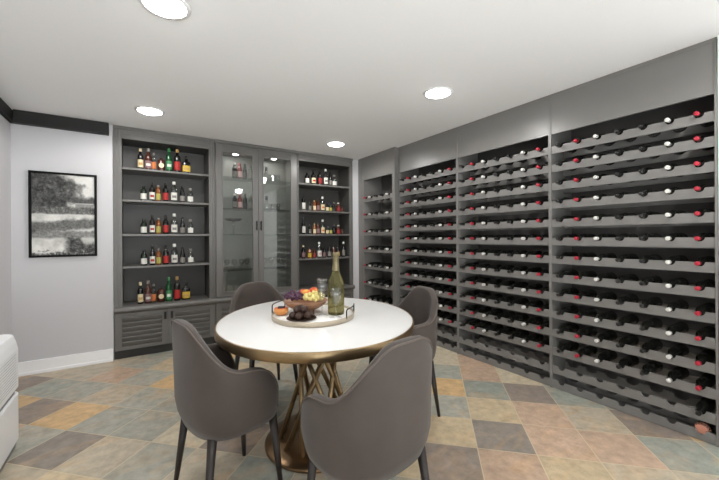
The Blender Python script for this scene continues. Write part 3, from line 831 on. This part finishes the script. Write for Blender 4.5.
# ------------------------------------------------------------------ air purifier at the left edge
def purifier():
    cx, cy = -0.774, 2.655; w, d, h = 0.33, 0.58, 0.685
    t = thing('air_purifier', 'white boxy air purifier standing against the left wall', 'air purifier', (cx, cy, 0))
    def rrect(w, d, r, bulge=0.0, n=8):
        pts = []
        for (sx, sy, a0) in ((1,1,0), (-1,1,PI/2), (-1,-1,PI), (1,-1,1.5*PI)):
            for k in range(n+1):
                a = a0 + PI/2*k/n
                pts.append((sx*(w/2-r)+r*math.cos(a), sy*(d/2-r)+r*math.sin(a)))
        return pts
    def shell(levels):
        mb = MB(); vs = []; fs = []
        n = None
        for (z, ww, dd, r) in levels:
            p = rrect(ww, dd, r); n = len(p); vs += [(x, y, z) for x, y in p]
        for i in range(len(levels)-1):
            for k in range(n):
                k2 = (k+1) % n
                fs.append([i*n+k, i*n+k2, (i+1)*n+k2, (i+1)*n+k])
        fs.append(list(reversed(range(n)))); fs.append([(len(levels)-1)*n+k for k in range(n)])
        return mb.add(vs, fs)
    shell([(0.0, w-0.03, d-0.03, 0.06), (0.05, w-0.02, d-0.02, 0.07)]).build('plinth', M['plastic_grey'], t, 0.004)
    shell([(0.05, w, d, 0.08), (0.33, w, d, 0.08)]).build('lower_body', M['plastic'], t, 0.006)
    shell([(0.33, w-0.03, d-0.03, 0.07), (0.365, w-0.03, d-0.03, 0.07)]).build('band', M['plastic_grey'], t)
    up = shell([(0.365, w, d, 0.08), (0.60, w, d, 0.08), (0.645, w-0.015, d-0.015, 0.08), (h, w-0.04, d-0.04, 0.07)]).build('upper_body', M['plastic'], t, 0.005)
    v = MB()
    for k in range(9): v.box((-0.08, -0.18+0.04*k, h-0.002), (0.05, -0.18+0.04*k+0.026, h+0.002))
    v.build('top_vent', M['black_metal'], t)
    g = MB()
    for r_ in range(12):
        for q in range(20):
            y = -0.17+0.018*q; z = 0.40+0.016*r_
            g.box((w/2-0.001, y-0.003, z-0.002), (w/2+0.0006, y+0.003, z+0.002))
    g.build('grille', material('grille_dots', lin(150, 150, 152), 0.5), t)
purifier()

# ------------------------------------------------------------------ table
TX, TY, TZ = 0.946, 1.938, 0.770
TA, TBB = 0.682, 0.590          # half lengths along and across
TANG = math.atan2(1.212, 0.575)
def table():
    t = thing('dining_table', 'white topped dining table with brass rim on crossed brass rods', 'table', (TX, TY, 0), TANG)
    k = TBB / TA
    MB().lathe([(TA-0.05, TZ-0.012), (TA-0.014, TZ-0.012), (TA-0.010, TZ-0.008), (TA-0.010, TZ-0.002), (TA-0.014, TZ)], 96, sy=k).build('tabletop', M['marble'], t)
    MB().lathe([(TA-0.03, TZ-0.050), (TA-0.004, TZ-0.050), (TA, TZ-0.046), (TA, TZ-0.004), (TA-0.003, TZ-0.001), (TA-0.0095, TZ-0.001), (TA-0.0095, TZ-0.013), (TA-0.03, TZ-0.013), (TA-0.03, TZ-0.050)], 96, sy=k, cap=False).build('rim', M['brass'], t)
    MB().lathe([(0.52, TZ-0.034), (0.55, TZ-0.034), (0.55, TZ-0.0125), (0.52, TZ-0.0125)], 64, sy=k).build('underside', M['dark_leg'], t)
    MB().lathe([(0.315, 0.0), (0.325, 0.006), (0.325, 0.016), (0.318, 0.022), (0.26, 0.030), (0.20, 0.040), (0.10, 0.046), (0.0005, 0.047)], 64, cap=False).build('base', M['bronze'], t)
    MB().lathe([(0.19, TZ-0.046), (0.20, TZ-0.046), (0.20, TZ-0.0345), (0.19, TZ-0.0345)], 40).build('top_plate', M['bronze'], t)
    n = 12
    for i in range(n):
        a = 2*PI*i/n + 0.12
        b = a + (1.9 if i % 2 == 0 else -1.9)
        p0 = Vector((0.235*math.cos(a), 0.235*math.sin(a), 0.028)); p1 = Vector((0.15*math.cos(b), 0.15*math.sin(b), TZ-0.040))
        MB().tube([p0, p1], 0.0145, 12).build('rod', M['brass'], t)
table()

# ------------------------------------------------------------------ dining chairs
def sm(a, b, v):
    q = max(0.0, min(1.0, (v-a)/(b-a))); return q*q*(3-2*q)
CH_BACK, CH_ARM, CH_BOT = 0.885, 0.678, 0.378
TH_MAX = math.radians(124)
def chair_plan(th, s):
    """th = 0 at the middle of the back (-y), +-90 deg at the sides"""
    a, b = 0.266*s, 0.228*s
    e = 2.0/2.7
    sx, cy = math.sin(th), -math.cos(th)
    x = a * math.copysign(abs(sx)**e, sx); y = b * math.copysign(abs(cy)**e, cy)
    return x, y
def chair_top(th):
    d = abs(math.degrees(th))
    h = CH_BACK - 0.012*min(1, d/30)**2
    h -= (CH_BACK - 0.012 - CH_ARM) * (0.5 - 0.5*math.cos(PI*min(1, max(0, (d-8)/76))))
    if d > 84:
        q = (d-84)/40.0
        h -= (h-0.45) * (1-math.sqrt(max(0, 1-q**1.9)))
    return h
def chair_shell(parts):
    NT = 56; NZ = 8; TK = 0.045
    vs, fs = [], []
    prof_n = None
    rim = []
    for i in range(NT+1):
        th = -TH_MAX + 2*TH_MAX*i/NT
        zt = chair_top(th); zb = CH_BOT + 0.02*sm(60, 128, abs(math.degrees(th)))
        ring = []
        def pt(z, inset):
            q = (z - CH_BOT)/(CH_BACK-CH_BOT)
            s = 0.86 + 0.13*min(1.0, max(0.0, q/0.22))**0.55 + 0.01*q
            x, y = chair_plan(th, s)
            L = math.hypot(x, y); f = (L-inset)/L
            # the back leans rearwards
            y2 = y*f - (0.012*max(0, q)**1.5 if y < 0 else 0)*min(1, -y/0.2 if y < 0 else 0)
            return Vector((x*f, y2, z))
        for j in range(NZ+1): ring.append(pt(zb + (zt-0.018-zb)*j/NZ, 0.0))
        ring.append(pt(zt-0.004, 0.006)); ring.append(pt(zt, TK*0.5)); ring.append(pt(zt-0.004, TK-0.006))
        rim.append(pt(zt-0.008, 0.001))
        for j in range(NZ, -1, -1): ring.append(pt(zb + (zt-0.018-zb)*j/NZ, TK))
        prof_n = len(ring); vs += ring
    for i in range(NT):
        for j in range(prof_n):
            j2 = (j+1) % prof_n
            fs.append([i*prof_n+j, i*prof_n+j2, (i+1)*prof_n+j2, (i+1)*prof_n+j])
    fs.append(list(range(prof_n))); fs.append([NT*prof_n + k for k in reversed(range(prof_n))])
    return MB().add(vs, fs, True), rim
def chair_seat():
    lev = [(0.372, 0.70), (0.375, 0.78), (0.39, 0.82), (0.43, 0.845), (0.455, 0.85), (0.475, 0.835), (0.485, 0.78), (0.489, 0.5)]
    N = 48; vs, fs = [], []
    for z, s in lev:
        for k in range(N):
            th = 2*PI*k/N
            x, y = chair_plan(th, s*0.98)
            if y > 0: y *= 1.05
            vs.append((x, y, z))
    for i in range(len(lev)-1):
        for k in range(N):
            k2 = (k+1) % N; fs.append([i*N+k, i*N+k2, (i+1)*N+k2, (i+1)*N+k])
    fs.append(list(reversed(range(N)))); fs.append([(len(lev)-1)*N+k for k in range(N)])
    return MB().add(vs, fs, True)
sh_mb, rim = chair_shell(None)
SHELL = sh_mb.mesh('backrest', M['leather'])
SEAT = chair_seat().mesh('seat', M['leather'])
PIPE = MB().tube(rim, 0.0042, 6).mesh('piping', M['piping'])
LEGS = []
for sx, y0, y1 in ((-1, -0.15, -0.195), (1, -0.15, -0.195), (-1, 0.145, 0.175), (1, 0.145, 0.175)):
    LEGS.append(MB().tube([(sx*0.165, y0, 0.385), (sx*0.200, y1, 0.0)], 0.021, 12, r2=0.0105).mesh('leg', M['dark_leg']))
def chair(label, x, y, face):
    """face = direction the sitter looks, as an angle from +x"""
    t = thing('dining_chair', label, 'chair', (x, y, 0), face - PI/2, group='barrel chairs around the table')
    child('backrest', SHELL, t); child('seat', SEAT, t); 
    p = child('piping', PIPE, t)
    for m in LEGS: child('leg', m, t)
    return t
def ang(cx, cz):      # direction given across / along the view, as a world angle
    return math.atan2(-cx*_s + cz*_c, cx*_c + cz*_s)
chair('taupe barrel dining chair at the left front of the table, seen side-on near the purifier', 0.385, 1.80, ang(0.7, 0.7))
chair('taupe barrel dining chair closest to the viewer, its back turned to us', 0.806, 1.187, ang(-0.66, 0.75))
chair('taupe barrel dining chair right of the table, nearest the wine racks', 1.612, 1.936, ang(-0.9, -0.4))
chair('taupe barrel dining chair behind the table, before the glass-door cabinet', 0.868, 2.727, ang(0.64, -0.82))

# ------------------------------------------------------------------ tray and what stands on it
TRX, TRY = 0.924, 1.950
TRZ = TZ + 0.0165
def tray():
    t = thing('serving_tray', 'oval white serving tray with metal rim and two loop handles on the table', 'tray', (TRX, TRY, TZ), TANG)
    A, B = 0.285, 0.254; k = B/A
    MB().lathe([(A-0.006, 0.0), (A-0.006, 0.016)], 64, sy=k).build('tray_base', M['tray_white'], t)
    MB().lathe([(A-0.006, 0.0), (A, 0.0), (A+0.002, 0.028), (A-0.002, 0.030), (A-0.006, 0.017), (A-0.006, 0.0)], 64, sy=k, cap=False).build('rim', M['tray_rim'], t)
    for c in (math.radians(68), math.radians(248)):
        pts = []
        for a, z in ((-0.34, 0.018), (-0.34, 0.066), (-0.30, 0.074), (-0.15, 0.074), (0.0, 0.074), (0.15, 0.074), (0.30, 0.074), (0.34, 0.066), (0.34, 0.018)):
            pts.append((A*math.cos(c+a), B*math.sin(c+a), z))
        MB().tube(pts, 0.0038, 8).build('handle', M['black_metal'], t)
tray()
def on_tray(x, y): return (x, y, TRZ)
# wine bottle
bt = thing('wine_bottle', 'pale green glass wine bottle with foil neck standing on the tray', 'wine bottle', (1.030, 1.850, TRZ))
M['green_clear'] = material('pale_green_glass', lin(150, 144, 98), 0.12, trans=0.8, ior=1.25)
MB().lathe([(0.038, 0.0), (0.049, 0.004), (0.051, 0.02), (0.051, 0.175), (0.047, 0.200), (0.034, 0.235), (0.0225, 0.268), (0.0185, 0.31), (0.0185, 0.325)], 32).build('bottle_glass', M['green_clear'], bt)
MB().lathe([(0.0232, 0.270), (0.0228, 0.272), (0.0192, 0.312), (0.0190, 0.362), (0.0215, 0.365), (0.0215, 0.378), (0.017, 0.384)], 24).build('foil', material('pale_foil', lin(122, 112, 84), 0.4, metal=0.5, noise=0.2, nscale=40), bt)
# champagne flutes
FL = [(0.026, 0), (0.030, 0.0015), (0.012, 0.005), (0.0042, 0.012), (0.0038, 0.085), (0.010, 0.095), (0.020, 0.120), (0.0245, 0.160), (0.0245, 0.205), (0.0232, 0.205), (0.0232, 0.160), (0.019, 0.122), (0.008, 0.099), (0.0005, 0.096)]
for (x, y, s, lb) in ((0.945, 1.872, 1.08, 'clear stemmed glass left of the wine bottle on the tray'), (0.985, 1.770, 0.86, 'clear stemmed glass in front of the wine bottle on the tray')):
    o = MB().lathe([(r*1.27, z*s) for r, z in FL], 28, cap=False).build('stemmed_glass', M['stem']); o.location = (x, y, TRZ)
    tag(o, lb, 'glass', 'stemmed glasses on the tray')
# fruit bowl
BX, BY = 0.905, 2.025
bw = thing('fruit_bowl', 'flared wooden fruit bowl heaped with grapes and peaches on the tray', 'bowl', (BX, BY, TRZ))
MB().lathe([(0.040, 0.0), (0.055, 0.003), (0.056, 0.014), (0.088, 0.027), (0.122, 0.049), (0.142, 0.074), (0.139, 0.076), (0.117, 0.053), (0.082, 0.033), (0.0005, 0.026)], 44, cap=False).build('bowl', M['wood_bowl'], bw)
right = Vector((_c, -_s, 0)); fwd = Vector((_s, _c, 0))
def rel(o, a, b, z): 
    p = Vector((o[0], o[1], TRZ)) + right*a + fwd*b; return (p.x, p.y, p.z + z)
grape_r = 0.0115
GPm = MB().sphere((0,0,0), grape_r, 12, 8, (1,1,1.15)).mesh('grape', M['grape_p'])
GWm = MB().sphere((0,0,0), grape_r, 12, 8, (1,1,1.15)).mesh('grape', M['grape_w'])
def bunch(label, loc, me, n, ext, seed):
    t = thing('grape_bunch', label, 'grapes', loc, group='grape bunches in the fruit bowl')
    r = random.Random(seed); pts = []
    tries = 0
    while len(pts) < n and tries < 6000:
        tries += 1
        p = Vector((r.uniform(-1,1), r.uniform(-1,1), r.uniform(-0.5,1)))
        if p.length > 1: continue
        q = right*(p.x*ext[0]) + fwd*(p.y*ext[1]) + Vector((0,0,p.z*ext[2]))
        if all((q-o).length > grape_r*1.75 for o in pts): pts.append(q)
    for q in pts:
        c = child('grape', me, t, q); c.rotation_euler = (r.uniform(-.6,.6), r.uniform(-.6,.6), 0)
    MB().tube([(0,0,0), (0.004,0,ext[2]*0.8), (0.012, 0.004, ext[2]+0.012)], 0.002, 6).build('stalk', M['stalk'], t)
bunch('dark purple grape bunch on the left side of the wooden bowl', rel((BX,BY), -0.070, -0.02, 0.104), GPm, 52, (0.058, 0.060, 0.030), 2)
bunch('pale yellow-green grape bunch on the right side of the wooden bowl', rel((BX,BY), 0.060, -0.044, 0.103), GWm, 52, (0.062, 0.046, 0.028), 5)
for (a, b, z, r, m, lb) in ((0.000, 0.028, 0.110, 0.031, 'peach_gold', 'golden orange peach beside the purple grapes in the bowl'),
                            (0.042, 0.076, 0.116, 0.032, 'peach_red', 'red blushed peach at the back of the fruit bowl'),
                            (-0.030, 0.086, 0.104, 0.030, 'peach_red', 'red and orange peach between the purple grapes and golden peach'),):
    t = thing('peach', lb, 'fruit', rel((BX,BY), a, b, z), group='peaches in the fruit bowl')
    MB().sphere((0,0,0), r, 20, 14, (1,1,0.94)).build('flesh', M[m], t)
    MB().tube([(0,0,r*0.88), (0.002,0,r*1.08)], 0.002, 6).build('stem', M['stalk'], t)
# plate of truffles
PX, PY = 0.800, 1.850
pl = MB().lathe([(0.042, 0.0), (0.058, 0.002), (0.087, 0.009), (0.086, 0.0115), (0.056, 0.006), (0.0005, 0.005)], 40, cap=False).build('plate', M['dark_plate']); pl.location = on_tray(PX, PY)
tag(pl, 'small dark plate under the chocolate truffles on the tray', 'plate')
TRm = MB().sphere((0,0,0), 0.0220, 14, 10, (1,1,0.92)).mesh('truffle', M['choc'])
k = 0
spots = [(-0.048,-0.014,0), (-0.009,-0.044,0), (0.038,-0.026,0), (0.050,0.022,0), (0.012,0.046,0), (-0.036,0.034,0), (0.002,0.000,0), (-0.024,-0.012,0.033), (0.020,-0.010,0.033), (-0.004,0.026,0.033)]
TL = ['leftmost in the bottom ring', 'at the front of the bottom ring', 'front right of the bottom ring', 'rightmost in the bottom ring', 'at the back of the bottom ring', 'back left of the bottom ring', 'hidden in the middle of the pile',
      'left one of the upper layer', 'right one of the upper layer', 'rear one of the upper layer']
for (a, b, z), w in zip(spots, TL):
    o = bpy.data.objects.new('chocolate_truffle', TRm); COL.objects.link(o)
    o.location = rel((PX, PY), a, b, z + 0.0275); o.rotation_euler = (k, k*2.0, k*0.7); k += 1
    tag(o, 'dark chocolate truffle, %s on the plate' % w, 'chocolate', 'truffles on the dark plate')
# halved orange fruit filled with berries
FX, FY2 = 0.742, 2.028
ft = thing('filled_fruit', 'hollowed orange fruit filled with dark berries, left on the tray', 'fruit', on_tray(FX, FY2))
MB().lathe([(0.018, 0.0), (0.034, 0.006), (0.044, 0.022), (0.044, 0.038), (0.039, 0.043), (0.034, 0.040)], 28).build('skin', M['papaya'], ft)
MB().lathe([(0.0345, 0.0405), (0.040, 0.0445), (0.034, 0.046), (0.026, 0.042)], 28).build('flesh', M['papaya_in'], ft)
BM = MB().sphere((0,0,0), 0.0078, 10, 7).mesh('berry', M['berry'])
for q in range(9):
    a = q*2.4; r = 0.0062*math.sqrt(q)*1.25
    child('berry', BM, ft, (r*math.cos(a), r*math.sin(a), 0.047 - r*0.12))
